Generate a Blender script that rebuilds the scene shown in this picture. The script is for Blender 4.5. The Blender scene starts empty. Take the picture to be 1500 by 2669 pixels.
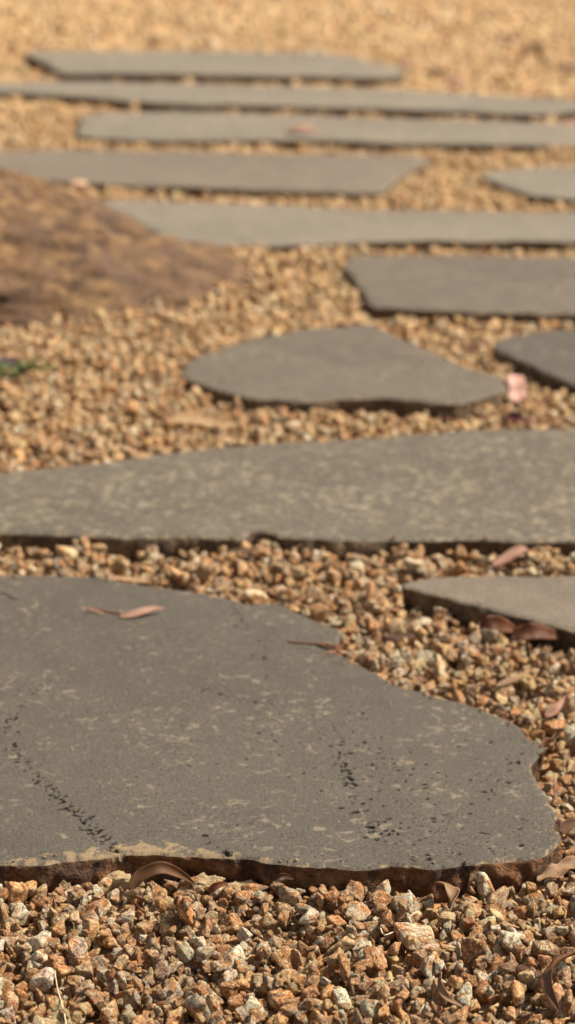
import bpy, bmesh, math, random
import numpy as np
from mathutils import Vector, Matrix, Euler, noise as mnoise

random.seed(7)
rng = np.random.default_rng(7)
R = math.radians
scene = bpy.context.scene
COL = scene.collection

# ------------------------------------------------------------------ camera, world, sun, exposure
CAM_H = 1.06
PITCH = R(19.0)
LENS, SENSOR = 55.0, 22.3
cam_data = bpy.data.cameras.new("camera")
cam = bpy.data.objects.new("camera", cam_data)
COL.objects.link(cam)
cam.location = (0, 0, CAM_H)
cam.rotation_euler = (R(90) - PITCH, 0, 0)
cam_data.sensor_fit = 'VERTICAL'
cam_data.sensor_height = SENSOR
cam_data.lens = LENS
cam_data.clip_start = 0.05
cam_data.clip_end = 2000
cam_data.dof.use_dof = True
cam_data.dof.focus_distance = 2.22
cam_data.dof.aperture_fstop = 3.2
cam_data.dof.aperture_blades = 7
scene.camera = cam

SUN_EL, SUN_AZ = R(52), R(82)          # azimuth clockwise from +Y (the view direction)
world = bpy.data.worlds.new("World")
scene.world = world
world.use_nodes = True
wn, wl = world.node_tree.nodes, world.node_tree.links
wn.clear()
sky = wn.new('ShaderNodeTexSky')
sky.sky_type = 'NISHITA'
sky.sun_disc = False
sky.sun_elevation = SUN_EL
sky.sun_rotation = SUN_AZ
sky.dust_density = 4.0
sky.air_density = 1.0
hs = wn.new('ShaderNodeHueSaturation')
hs.inputs['Saturation'].default_value = 0.08
bg = wn.new('ShaderNodeBackground')
bg.inputs['Strength'].default_value = 0.060
wo = wn.new('ShaderNodeOutputWorld')
wl.new(sky.outputs[0], hs.inputs['Color'])
wl.new(hs.outputs[0], bg.inputs['Color'])
wl.new(bg.outputs[0], wo.inputs['Surface'])

sun_data = bpy.data.lights.new("sun", 'SUN')
sun_data.energy = 4.3
sun_data.angle = R(5)
sun_data.color = (1.0, 0.86, 0.66)
sun = bpy.data.objects.new("sun", sun_data)
COL.objects.link(sun)
sd = Vector((math.sin(SUN_AZ) * math.cos(SUN_EL), math.cos(SUN_AZ) * math.cos(SUN_EL), math.sin(SUN_EL)))
sun.rotation_euler = sd.to_track_quat('Z', 'Y').to_euler()
sun.location = sd * 20

scene.view_settings.view_transform = 'Standard'
scene.view_settings.look = 'None'
scene.view_settings.gamma = 1.0
scene.view_settings.exposure = 0.80
scene.view_settings.use_curve_mapping = False
scene.cycles.use_denoising = True
scene.cycles.max_bounces = 6

# ------------------------------------------------------------------ helpers
F_PX = LENS / SENSOR * 2669.0


def at(u, v, z=0.0):
    """world point at height z met by the sight line through (u, v) of the 1448 x 2576 survey photo"""
    cx = (u / 1448.0 - 0.5) * 1500.0
    cy = (v / 2576.0 - 0.5) * 2669.0
    cp, sp = math.cos(PITCH), math.sin(PITCH)
    dx, dy, dz = cx, F_PX * cp - cy * sp, -F_PX * sp - cy * cp
    t = (z - CAM_H) / dz
    return Vector((dx * t, dy * t, z))


def set_props(o, label=None, cat=None, group=None, kind=None):
    if label: o['label'] = label
    if cat: o['category'] = cat
    if group: o['group'] = group
    if kind: o['kind'] = kind
    return o


def link(name, data, parent=None):
    o = bpy.data.objects.new(name, data)
    COL.objects.link(o)
    if parent is not None:
        o.parent = parent
    return o


def mesh_from(name, verts, faces, mats=(), smooth=True, mat_idx=None):
    me = bpy.data.meshes.new(name)
    if isinstance(faces, np.ndarray):
        n, k = faces.shape
        me.vertices.add(len(verts))
        me.vertices.foreach_set('co', np.asarray(verts, dtype=np.float32).ravel())
        me.loops.add(n * k)
        me.loops.foreach_set('vertex_index', faces.astype(np.int32).ravel())
        me.polygons.add(n)
        me.polygons.foreach_set('loop_start', np.arange(0, n * k, k, dtype=np.int32))
        me.update(calc_edges=True)
    else:
        me.from_pydata([tuple(v) for v in verts], [], [tuple(f) for f in faces])
        me.update()
    for m in mats:
        me.materials.append(m)
    me.polygons.foreach_set('use_smooth', np.full(len(me.polygons), smooth))
    if mat_idx is not None:
        me.polygons.foreach_set('material_index', np.asarray(mat_idx, dtype=np.int32))
    me.validate()
    return me


def sines(p, seed, freq, n=7):
    """cheap smooth pseudo-noise, p (N,3) -> about -1..1"""
    r = np.random.default_rng(seed)
    out = np.zeros(len(p))
    for _ in range(n):
        k = r.normal(size=3)
        k = k / np.linalg.norm(k) * freq * r.uniform(0.6, 1.5)
        out += np.sin(p @ k + r.uniform(0, 6.28))
    return out / math.sqrt(n) * 0.8


# ------------------------------------------------------------------ materials
class NT:
    def __init__(self, name):
        self.m = bpy.data.materials.new(name)
        self.m.use_nodes = True
        self.t = self.m.node_tree
        self.t.nodes.clear()
        self.out = self.n('ShaderNodeOutputMaterial')
        self.b = self.n('ShaderNodeBsdfPrincipled')
        self.l(self.b.outputs[0], self.out.inputs[0])

    def n(self, typ, **kw):
        nd = self.t.nodes.new(typ)
        for k, v in kw.items():
            if k in nd.inputs:
                nd.inputs[k].default_value = v
            else:
                setattr(nd, k, v)
        return nd

    def l(self, a, b):
        self.t.links.new(a, b)

    def val(self, sock, x):
        if hasattr(x, 'is_output'):
            self.l(x, sock)
        else:
            sock.default_value = x

    def noise(self, vec, scale, detail=3, rough=0.5, dist=0.0, w=None):
        nd = self.n('ShaderNodeTexNoise')
        nd.inputs['Scale'].default_value = scale
        nd.inputs['Detail'].default_value = detail
        nd.inputs['Roughness'].default_value = rough
        nd.inputs['Distortion'].default_value = dist
        self.l(vec, nd.inputs['Vector'])
        return nd.outputs['Fac']

    def voro(self, vec, scale, feature='F1', rnd=1.0):
        nd = self.n('ShaderNodeTexVoronoi')
        nd.feature = feature
        nd.inputs['Scale'].default_value = scale
        nd.inputs['Randomness'].default_value = rnd
        self.l(vec, nd.inputs['Vector'])
        return nd

    def ramp(self, fac, stops, mode='LINEAR'):
        nd = self.n('ShaderNodeValToRGB')
        cr = nd.color_ramp
        cr.interpolation = mode
        while len(cr.elements) < len(stops):
            cr.elements.new(0.5)
        for e, (p, c) in zip(cr.elements, stops):
            e.position = p
            e.color = (c, c, c, 1) if not hasattr(c, '__len__') else (*c, 1)
        self.l(fac, nd.inputs[0])
        return nd.outputs[0]

    def mix(self, fac, a, b, blend='MIX'):
        nd = self.n('ShaderNodeMix')
        nd.data_type = 'RGBA'
        nd.blend_type = blend
        self.val(nd.inputs[0], fac)
        for s, x in ((nd.inputs[6], a), (nd.inputs[7], b)):
            if hasattr(x, 'is_output'):
                self.l(x, s)
            else:
                s.default_value = (*x, 1)
        return nd.outputs[2]

    def math(self, op, a, b=0.0, clamp=False):
        nd = self.n('ShaderNodeMath', operation=op)
        nd.use_clamp = clamp
        self.val(nd.inputs[0], a)
        self.val(nd.inputs[1], b)
        return nd.outputs[0]

    def coord(self, kind='Object'):
        return self.n('ShaderNodeTexCoord').outputs[kind]

    def bump(self, height, strength, distance, prev=None):
        nd = self.n('ShaderNodeBump')
        nd.inputs['Strength'].default_value = strength
        nd.inputs['Distance'].default_value = distance
        self.l(height, nd.inputs['Height'])
        if prev is not None:
            self.l(prev, nd.inputs['Normal'])
        return nd.outputs[0]

    def finish(self, color, rough=0.8, normal=None, spec=0.3):
        if hasattr(color, 'is_output'):
            self.l(color, self.b.inputs['Base Color'])
        else:
            self.b.inputs['Base Color'].default_value = (*color, 1)
        self.val(self.b.inputs['Roughness'], rough)
        self.b.inputs['Specular IOR Level'].default_value = spec
        if normal is not None:
            self.l(normal, self.b.inputs['Normal'])
        return self.m


def mat_gravel(name, per_instance):
    q = NT(name)
    if per_instance:
        a = q.n('ShaderNodeAttribute')
        a.attribute_type = 'INSTANCER'
        a.attribute_name = 'tint'
        tint = a.outputs['Color']
    else:
        tint = q.n('ShaderNodeObjectInfo').outputs['Color']
    off = q.n('ShaderNodeVectorMath', operation='SCALE')
    q.l(tint, off.inputs[0])
    off.inputs['Scale'].default_value = 57.0
    add = q.n('ShaderNodeVectorMath', operation='ADD')
    q.l(q.coord('Object'), add.inputs[0])
    q.l(off.outputs[0], add.inputs[1])
    v = add.outputs[0]
    big = q.noise(v, 0.9, 4, 0.6, 0.6)
    med = q.noise(v, 2.6, 5, 0.65, 0.3)
    fine = q.noise(v, 9.0, 4, 0.7)
    c = q.mix(q.ramp(big, [(0.50, 0.0), (0.60, 0.95)]), tint, (0.42, 0.145, 0.024))
    c = q.mix(q.ramp(big, [(0.36, 0.6), (0.45, 0.0)]), c, (0.50, 0.43, 0.31))
    c = q.mix(q.ramp(med, [(0.53, 0.0), (0.64, 0.80)]), c, (0.68, 0.52, 0.27))
    c = q.mix(q.ramp(med, [(0.38, 0.9), (0.48, 0.0)]), c, (0.15, 0.062, 0.020))
    c = q.mix(q.ramp(fine, [(0.36, 0.85), (0.45, 0.0)]), c, (0.045, 0.028, 0.018))
    c = q.mix(q.ramp(fine, [(0.56, 0.0), (0.64, 0.8)]), c, (0.76, 0.66, 0.48))
    h = q.math('ADD', q.math('MULTIPLY', med, 1.0), q.math('MULTIPLY', fine, 0.5))
    nrm = q.bump(h, 1.0, 0.0030)
    rough = q.ramp(fine, [(0.3, 0.55), (0.7, 0.85)])
    return q.finish(c, rough, nrm, 0.5)


def mat_ground():
    q = NT('gravel_ground')
    v = q.coord('Object')
    vo = q.voro(v, 85)
    n1 = q.noise(v, 40, 4, 0.6)
    sep = q.n('ShaderNodeSeparateColor')
    q.l(vo.outputs['Color'], sep.inputs[0])
    c = q.ramp(sep.outputs[0], [(0.0, (0.16, 0.075, 0.03)), (0.3, (0.38, 0.19, 0.075)),
                                (0.6, (0.50, 0.31, 0.15)), (1.0, (0.66, 0.52, 0.33))])
    c = q.mix(q.ramp(n1, [(0.4, 0.35), (0.6, 0.0)]), c, (0.12, 0.06, 0.03))
    nrm = q.bump(vo.outputs['Distance'], 1.0, -0.006)
    return q.finish(c, 0.85, nrm, 0.3)


def mat_slab_top(name, base=(0.093, 0.080, 0.067), flecks=1.0, dens=0.0):
    q = NT(name)
    v = q.coord('Object')
    broad = q.noise(v, 3.0, 3, 0.5)
    mid = q.noise(v, 18.0, 4, 0.55)
    grain = q.noise(v, 330.0, 4, 0.75)
    grain2 = q.noise(v, 1100.0, 2, 0.6)
    dark = tuple(x * 0.80 for x in base)
    lite = tuple(x * 1.18 for x in base)
    c = q.mix(q.ramp(broad, [(0.35, 0.0), (0.65, 1.0)]), dark, base)
    c = q.mix(q.ramp(mid, [(0.40, 0.0), (0.70, 0.7)]), c, lite)
    c = q.mix(q.ramp(grain, [(0.36, 0.85), (0.50, 0.0)]), c, (0.030, 0.024, 0.018))
    c = q.mix(q.ramp(grain, [(0.55, 0.0), (0.70, 0.50)]), c, (0.15, 0.128, 0.095))
    # worn cream flecks, squiggly
    mp = q.n('ShaderNodeMapping')
    mp.inputs['Scale'].default_value = (0.8, 1.0, 1.0)
    q.l(v, mp.inputs[0])
    f1 = q.noise(mp.outputs[0], 78.0, 4.0, 0.6, 0.9)
    f2 = q.noise(v, 9.0, 2, 0.5)
    f2r = q.ramp(f2, [(0.38, 0.0), (0.66, 0.085)])
    f = q.math('ADD', f1, f2r)
    fl = q.ramp(f, [(0.645 - dens, 0.0), (0.70 - dens, 0.66 * flecks)])
    f3 = q.noise(v, 130.0, 3, 0.6, 0.8)
    fl = q.math('MAXIMUM', fl, q.ramp(f3, [(0.60 - dens, 0.0), (0.68 - dens, 0.40 * flecks)]))
    c = q.mix(fl, c, (0.25, 0.208, 0.150))
    # rust blush, rare
    ru = q.noise(v, 24.0, 3, 0.6)
    c = q.mix(q.ramp(ru, [(0.70, 0.0), (0.80, 0.35)]), c, (0.34, 0.20, 0.10))
    # pin holes of the basalt
    pv = q.voro(v, 190.0)
    pm = q.noise(v, 7.0, 3, 0.6)
    sepc = q.n('ShaderNodeSeparateColor')
    q.l(pv.outputs['Color'], sepc.inputs[0])
    hole = q.math('LESS_THAN', pv.outputs['Distance'], q.math('MULTIPLY', sepc.outputs[0], 0.33))
    hole = q.math('MULTIPLY', hole, q.ramp(pm, [(0.50, 0.0), (0.58, 1.0)]))
    hole = q.math('MULTIPLY', hole, q.math('GREATER_THAN', sepc.outputs[1], 0.5))
    c = q.mix(q.math('MULTIPLY', hole, 0.85), c, (0.018, 0.015, 0.012))
    # modelled pits painted near black: the shade of their hollows put into the colour
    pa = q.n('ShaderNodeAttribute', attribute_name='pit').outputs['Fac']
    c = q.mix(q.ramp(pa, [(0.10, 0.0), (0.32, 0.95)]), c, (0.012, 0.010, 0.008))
    # dusty rim
    ed = q.n('ShaderNodeAttribute', attribute_name='rim').outputs['Fac']
    en = q.noise(v, 70.0, 4, 0.65)
    rim = q.math('MULTIPLY', q.ramp(q.math('ADD', ed, q.math('MULTIPLY', q.math('SUBTRACT', en, 0.5), 2.3)),
                                    [(0.50, 0.0), (0.68, 1.0)]), 0.8)
    c = q.mix(rim, c, (0.29, 0.210, 0.120))
    h = q.math('ADD', q.math('MULTIPLY', grain, 1.0), q.math('MULTIPLY', grain2, 0.5))
    h = q.math('SUBTRACT', h, q.math('MULTIPLY', hole, 2.0))
    nrm = q.bump(h, 1.0, 0.0017)
    nrm = q.bump(mid, 0.4, 0.004, nrm)
    return q.finish(c, q.ramp(mid, [(0.3, 0.55), (0.7, 0.70)]), nrm, 0.4)


def mat_slab_side(name, rust=1.0):
    q = NT(name)
    v = q.coord('Object')
    a = q.noise(v, 22.0, 5, 0.65, 0.4)
    b = q.noise(v, 70.0, 5, 0.7)
    d = q.noise(v, 190.0, 4, 0.75)
    if rust > 0.5:
        c = q.ramp(a, [(0.34, (0.035, 0.020, 0.014)), (0.46, (0.12, 0.052, 0.024)), (0.56, (0.25, 0.105, 0.038)),
                       (0.70, (0.27, 0.175, 0.095))])
    else:
        c = q.ramp(a, [(0.30, (0.05, 0.036, 0.026)), (0.45, (0.15, 0.095, 0.055)), (0.60, (0.26, 0.175, 0.10)),
                       (0.75, (0.22, 0.20, 0.12))])
    c = q.mix(q.ramp(b, [(0.58, 0.0), (0.72, 0.55)]), c, (0.36, 0.26, 0.16))
    c = q.mix(q.ramp(b, [(0.34, 0.8), (0.45, 0.0)]), c, (0.03, 0.022, 0.016))
    c = q.mix(q.ramp(d, [(0.54, 0.0), (0.66, 0.5)]), c, (0.33, 0.23, 0.14))
    c = q.mix(q.ramp(d, [(0.36, 0.8), (0.46, 0.0)]), c, (0.025, 0.018, 0.014))
    h = q.math('ADD', b, q.math('MULTIPLY', d, 0.5))
    return q.finish(c, 0.8, q.bump(h, 1.0, 0.016), 0.4)


def mat_leaf(name, col, col2, rough=0.5, spots=(0.10, 0.045, 0.02)):
    q = NT(name)
    v = q.coord('Object')
    a = q.noise(v, 55.0, 4, 0.6)
    b = q.noise(v, 260.0, 4, 0.7)
    c = q.mix(q.ramp(a, [(0.38, 0.0), (0.62, 1.0)]), col, col2)
    c = q.mix(q.ramp(b, [(0.30, 0.6), (0.42, 0.0)]), c, spots)
    wv = q.n('ShaderNodeTexCoord').outputs['UV']
    wt = q.n('ShaderNodeTexWave')
    wt.inputs['Scale'].default_value = 9.0
    wt.inputs['Distortion'].default_value = 1.5
    q.l(wv, wt.inputs['Vector'])
    h = q.math('ADD', b, q.math('MULTIPLY', wt.outputs['Fac'], 0.4))
    q.finish(c, rough, q.bump(h, 0.5, 0.0008), 0.5)
    tr = q.n('ShaderNodeBsdfTranslucent')
    q.l(c, tr.inputs[0])
    ms = q.n('ShaderNodeMixShader')
    ms.inputs[0].default_value = 0.35
    q.l(q.b.outputs[0], ms.inputs[1])
    q.l(tr.outputs[0], ms.inputs[2])
    q.l(ms.outputs[0], q.out.inputs[0])
    return q.m


def mat_rock():
    q = NT('boulder_rock')
    v = q.coord('Object')
    a = q.noise(v, 7.0, 5, 0.6, 0.8)
    mp = q.n('ShaderNodeMapping')
    mp.inputs['Scale'].default_value = (1.0, 1.0, 2.6)
    mp.inputs['Rotation'].default_value = (0, R(32), 0)
    q.l(v, mp.inputs[0])
    b = q.noise(mp.outputs[0], 22.0, 5, 0.65, 0.5)
    d = q.noise(v, 85.0, 4, 0.7)
    c = q.ramp(b, [(0.34, (0.03, 0.02, 0.016)), (0.45, (0.125, 0.070, 0.040)), (0.54, (0.205, 0.120, 0.062)),
                   (0.64, (0.29, 0.180, 0.082)), (0.78, (0.22, 0.135, 0.080))])
    c = q.mix(q.ramp(a, [(0.45, 0.0), (0.62, 0.7)]), c, (0.13, 0.082, 0.058))
    c = q.mix(q.ramp(d, [(0.30, 0.7), (0.42, 0.0)]), c, (0.05, 0.04, 0.035))
    h = q.math('ADD', b, q.math('MULTIPLY', d, 0.5))
    return q.finish(c, 0.8, q.bump(h, 1.0, 0.02), 0.3)


def mat_plain(name, col, rough=0.7, var=0.3, scale=200.0):
    q = NT(name)
    v = q.coord('Object')
    a = q.noise(v, scale, 3, 0.6)
    c = q.mix(q.ramp(a, [(0.35, 0.0), (0.65, 1.0)]), tuple(x * (1 - var) for x in col), tuple(min(1, x * (1 + var)) for x in col))
    return q.finish(c, rough, q.bump(a, 0.4, 0.001), 0.3)


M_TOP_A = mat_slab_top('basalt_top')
M_TOP_D = mat_slab_top('basalt_top_tan', (0.185, 0.152, 0.120), 0.8)
M_TOP_W = mat_slab_top('basalt_top_mottled', (0.116, 0.099, 0.079), 1.3, 0.055)
M_TOP_B = mat_slab_top('basalt_top_warm', (0.135, 0.113, 0.090), 1.0, 0.01)
M_TOP_C = mat_slab_top('basalt_top_pale', (0.225, 0.195, 0.156), 0.6)  # far slabs: dust and grazing sheen put into a paler base colour
M_SIDE_A = mat_slab_side('basalt_side_rusty', 1.0)
M_SIDE_B = mat_slab_side('basalt_side_dark', 0.0)
M_MORTAR = mat_plain('dried_mortar', (0.36, 0.27, 0.165), 0.9, 0.25, 120)
M_GRAVEL_I = mat_gravel('gravel_stone_mass', True)
M_GRAVEL_O = mat_gravel('gravel_stone_single', False)

# ------------------------------------------------------------------ the ground level (gravel bed)


def bed(x, y):
    """height of the packed bed under the loose stones"""
    t = np.clip((np.asarray(y) - 2.3) / 2.5, 0, 1)
    base = -0.037 + 0.007 * t - 0.006 * np.clip((np.asarray(y) - 5.2) / 0.8, 0, 1)
    return base + 0.004 * np.sin(x * 7.3 + 1.1 * y) * np.sin(y * 5.1 + 0.7) + 0.003 * np.sin(x * 17 + 2) * np.sin(y * 13)


gx = np.concatenate([[-400, -60, -12, -4], np.linspace(-2.4, 2.4, 41), [4, 12, 60, 400]])
gy = np.concatenate([[-60, -8, 0], np.linspace(1.0, 14.0, 111), [20, 60, 800]])
GX, GY = np.meshgrid(gx, gy)
GZ = bed(GX, GY)
far = (np.abs(GX) > 3) | (GY > 15) | (GY < 0.5)
GZ = np.where(far, -0.03, GZ)
gv = np.stack([GX, GY, GZ], -1).reshape(-1, 3)
nx, ny = len(gx), len(gy)
ii = (np.arange(ny - 1)[:, None] * nx + np.arange(nx - 1)[None]).ravel()
gf = np.stack([ii, ii + 1, ii + 1 + nx, ii + nx], -1)
ground = link('ground', mesh_from('ground', gv, gf, [mat_ground()]))
set_props(ground, 'bed of loose golden brown crushed gravel round the stepping stones', kind='structure')

# ------------------------------------------------------------------ stepping stones: outlines of their tops
SLABS = {}
SLABS['front'] = dict(pts=[(-300, 1450), (-120, 1440), (0, 1443), (100, 1447), (260, 1452), (330, 1467), (385, 1473), (520, 1495),
    (585, 1510), (618, 1523), (665, 1518), (705, 1519), (735, 1530), (790, 1558), (848, 1580), (857, 1603), (845, 1642),
    (905, 1672), (945, 1690), (1010, 1722), (1080, 1745), (1150, 1763), (1212, 1783), (1290, 1810), (1322, 1852), (1366, 1876),
    (1338, 1918), (1352, 1958), (1376, 1995), (1391, 2035), (1391, 2078), (1411, 2108), (1398, 2135), (1340, 2158),
    (1250, 2167), (1180, 2172), (1080, 2178), (1040, 2168), (980, 2171), (930, 2183), (860, 2184), (780, 2180), (700, 2172), (640, 2160),
    (570, 2155), (480, 2150), (400, 2147), (325, 2146), (230, 2154), (160, 2163), (100, 2170), (40, 2168), (0, 2172),
    (-120, 2168), (-330, 2130), (-430, 1960), (-460, 1760), (-400, 1560)],
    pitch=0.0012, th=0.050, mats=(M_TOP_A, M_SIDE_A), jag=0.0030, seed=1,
    label='large pitted grey stepping stone nearest the camera with a rusty broken front edge')
SLABS['wide'] = dict(pts=[(-260, 1225), (-150, 1198), (0, 1185), (120, 1176), (240, 1165), (370, 1145), (480, 1131), (600, 1121), (700, 1112), (840, 1105),
    (950, 1098), (1080, 1088), (1200, 1081), (1320, 1079), (1448, 1077), (1620, 1085), (1680, 1200), (1640, 1350), (1448, 1358), (1320, 1360), (1200, 1354),
    (1080, 1358), (1000, 1357), (880, 1356), (780, 1352), (700, 1349), (685, 1339), (645, 1334), (622, 1338), (612, 1354), (500, 1351), (400, 1350), (300, 1352),
    (200, 1347), (100, 1343), (0, 1338), (-130, 1335), (-280, 1310)],
    pitch=0.003, th=0.050, mats=(M_TOP_W, M_SIDE_B), jag=0.0022, seed=2,
    label='wide grey stepping stone right behind the front one, cream flecked, spanning the whole path')
SLABS['right_small'] = dict(pts=[(1008, 1474), (1018, 1463), (1060, 1455), (1120, 1449), (1200, 1447), (1330, 1446), (1448, 1446), (1600, 1448), (1700, 1480),
    (1690, 1640), (1600, 1640), (1530, 1616), (1448, 1588), (1350, 1560), (1280, 1545), (1210, 1524), (1150, 1510), (1100, 1497), (1050, 1484)],
    pitch=0.003, th=0.048, mats=(M_TOP_D, M_SIDE_B), jag=0.0018, seed=3,
    label='stepping stone tip with a dark slanting left edge and two orange leaves under it')
SLABS['middle'] = dict(pts=[(458, 943), (468, 915), (520, 887), (600, 862), (670, 843), (760, 829), (800, 824), (860, 822), (930, 816), (985, 838), (1040, 865),
    (1120, 900), (1200, 930), (1278, 957), (1276, 975), (1235, 993), (1190, 1006), (1150, 1014), (1050, 1008), (980, 1000), (920, 1000),
    (850, 1000), (780, 1006), (700, 1003), (625, 1000), (565, 982), (505, 965)],
    pitch=0.004, th=0.045, mats=(M_TOP_B, M_SIDE_B), jag=0.002, seed=4,
    label='small rounded triangular stepping stone with gravel all round it')
SLABS['right_mid'] = dict(pts=[(1243, 866), (1262, 852), (1340, 836), (1448, 826), (1600, 822), (1720, 840), (1740, 940), (1650, 1020), (1540, 1004), (1448, 968),
    (1410, 953), (1350, 925), (1290, 896), (1255, 880)],
    pitch=0.004, th=0.045, mats=(M_TOP_A, M_SIDE_B), jag=0.002, seed=5,
    label='stepping stone corner with curved dark side, right of the small triangular stone')
SLABS['brown_right'] = dict(pts=[(868, 660), (884, 643), (950, 640), (1150, 641), (1300, 645), (1448, 648), (1640, 650), (1740, 690), (1700, 788), (1448, 786),
    (1300, 785), (1150, 782), (1020, 776), (960, 771), (936, 768), (905, 722), (880, 690)],
    pitch=0.005, th=0.042, mats=(M_TOP_B, M_SIDE_B), jag=0.002, seed=6,
    label='brownish grey mottled stepping stone with a cut left corner, right behind the triangular stone')
SLABS['long_mid'] = dict(pts=[(250, 506), (310, 501), (500, 508), (600, 511), (760, 518), (900, 525), (1050, 528), (1200, 531), (1448, 535), (1640, 540), (1720, 575), (1680, 608),
    (1448, 606), (1320, 602), (1200, 606), (1100, 602), (1000, 604), (850, 610), (700, 617), (560, 616), (480, 611), (430, 606), (380, 576), (310, 540)],
    pitch=0.006, th=0.042, mats=(M_TOP_C, M_SIDE_B), jag=0.002, seed=7,
    label='long pale grey stepping stone whose pointed left end touches the brown boulder')
SLABS['right_tip'] = dict(pts=[(1206, 440), (1240, 430), (1340, 421), (1448, 418), (1620, 418), (1700, 450), (1650, 502), (1540, 505), (1448, 499), (1340, 490),
    (1280, 470), (1240, 455)],
    pitch=0.006, th=0.04, mats=(M_TOP_C, M_SIDE_B), jag=0.002, seed=8,
    label='pale stepping stone at the right edge showing only its rounded left tip')
SLABS['far_brown'] = dict(pts=[(-330, 420), (-150, 393), (-40, 384), (60, 378), (140, 375), (300, 378), (500, 380), (700, 385), (900, 388), (1040, 390), (1088, 399),
    (1060, 414), (1000, 448), (965, 480), (900, 484), (700, 477), (500, 470), (300, 461), (150, 455), (0, 442), (-150, 440), (-320, 440)],
    pitch=0.007, th=0.04, mats=(M_TOP_D, M_SIDE_B), jag=0.002, seed=9,
    label='brownish stepping stone behind the boulder, with a pink pebble at its front left edge')
SLABS['far_leaf'] = dict(pts=[(206, 288), (300, 281), (500, 281), (700, 288), (900, 295), (1200, 303), (1448, 312), (1640, 318), (1700, 345), (1640, 372), (1448, 364),
    (1200, 361), (1000, 358), (800, 351), (600, 351), (400, 352), (300, 348), (230, 344), (192, 334), (203, 310)],
    pitch=0.008, th=0.04, mats=(M_TOP_C, M_SIDE_B), jag=0.002, seed=10,
    label='third farthest stepping stone, long and pale with a pinkish leaf lying on it')
SLABS['far_long'] = dict(pts=[(-330, 205), (-150, 202), (0, 206), (130, 204), (300, 206), (500, 210), (800, 218), (1000, 225), (1200, 236), (1448, 250), (1540, 262), (1500, 270),
    (1448, 277), (1380, 284), (1300, 285), (1100, 276), (800, 268), (600, 262), (400, 258), (200, 241), (100, 235), (0, 230), (-200, 226), (-330, 222)],
    pitch=0.009, th=0.042, mats=(M_TOP_C, M_SIDE_B), jag=0.002, seed=11,
    label='second farthest stepping stone, long narrow and grey, reaching from edge to edge')
SLABS['farthest'] = dict(pts=[(62, 131), (150, 127), (350, 127), (600, 128), (800, 132), (880, 139), (940, 155), (1012, 171), (1004, 187), (960, 194), (820, 192),
    (700, 190), (400, 184), (200, 182), (150, 180), (112, 156)],
    pitch=0.009, th=0.042, mats=(M_TOP_C, M_SIDE_B), jag=0.002, seed=12,
    label='farthest stepping stone, pale grey with pointed ends, against open golden gravel')


def outline(pts, jag, seed, z=0.0):
    P = [at(u, v, z) for u, v in pts]
    n = len(P)
    out = []
    for i in range(n):                       # Catmull-Rom through the surveyed corners
        p0, p1, p2, p3 = P[i - 1], P[i], P[(i + 1) % n], P[(i + 2) % n]
        L = (p2 - p1).length
        k = max(2, int(L / 0.006))
        for j in range(k):
            t = j / k
            cr = 0.5 * ((2 * p1) + (p2 - p0) * t + (2 * p0 - 5 * p1 + 4 * p2 - p3) * t * t + (3 * p1 - p0 - 3 * p2 + p3) * t ** 3)
            li = p1.lerp(p2, t)
            out.append(li.lerp(cr, 0.6))
    A = np.array([(p.x, p.y) for p in out])
    T = np.roll(A, -1, 0) - np.roll(A, 1, 0)
    T /= np.linalg.norm(T, axis=1)[:, None] + 1e-9
    N = np.stack([T[:, 1], -T[:, 0]], -1)
    Q = np.c_[A, np.zeros(len(A))]
    d = jag * (0.7 * sines(Q, seed, 60) + 0.6 * sines(Q, seed + 50, 190) + 0.4 * sines(Q, seed + 90, 480))
    return A + N * d[:, None]


def inside(P, A):
    x, y = P[:, 0], P[:, 1]
    res = np.zeros(len(P), bool)
    x1, y1 = A[:, 0], A[:, 1]
    x2, y2 = np.roll(x1, -1), np.roll(y1, -1)
    for a, b, c, d in zip(x1, y1, x2, y2):
        if b == d:
            continue
        cond = (b > y) != (d > y)
        res ^= cond & (x < (c - a) * (y - b) / (d - b) + a)
    return res


def dist_poly(P, A):
    """distance and nearest point to a closed polyline"""
    best = np.full(len(P), 1e9)
    near = np.zeros((len(P), 2))
    B = np.roll(A, -1, 0)
    for a, b in zip(A, B):
        ab = b - a
        t = np.clip(((P - a) @ ab) / (ab @ ab + 1e-12), 0, 1)
        q = a + t[:, None] * ab
        d = ((P - q) ** 2).sum(1)
        m = d < best
        best[m] = d[m]
        near[m] = q[m]
    return np.sqrt(best), near


# pits of the front stone: chains of holes as surveyed in the photo
def chain(pts, n, spread, r0, r1, rr):
    out = []
    P = [at(u, v) for u, v in pts]
    seg = [(P[i + 1] - P[i]).length for i in range(len(P) - 1)]
    tot = sum(seg)
    for _ in range(n):
        s = rr.uniform(0, tot)
        i = 0
        while i < len(seg) - 1 and s > seg[i]:
            s -= seg[i]
            i += 1
        f = s / seg[i]
        p = P[i].lerp(P[i + 1], f)
        fr = (sum(seg[:i]) + s) / tot
        r = 0.72 * (r0 + (r1 - r0) * fr) * rr.choice((0.5, 0.6, 0.8, 1.0, 1.4))
        qx, qy = p.x + rr.gauss(0, spread), p.y + rr.gauss(0, spread)
        if any((qx - o[0]) ** 2 + ((qy - o[1]) * 1.6) ** 2 < (1.35 * (r + o[2])) ** 2 * 1.5 for o in out):
            continue
        out.append((qx, qy, r, r * rr.uniform(1.0, 2.0), rr.gauss(1.57, 0.45)))
    return out


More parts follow.
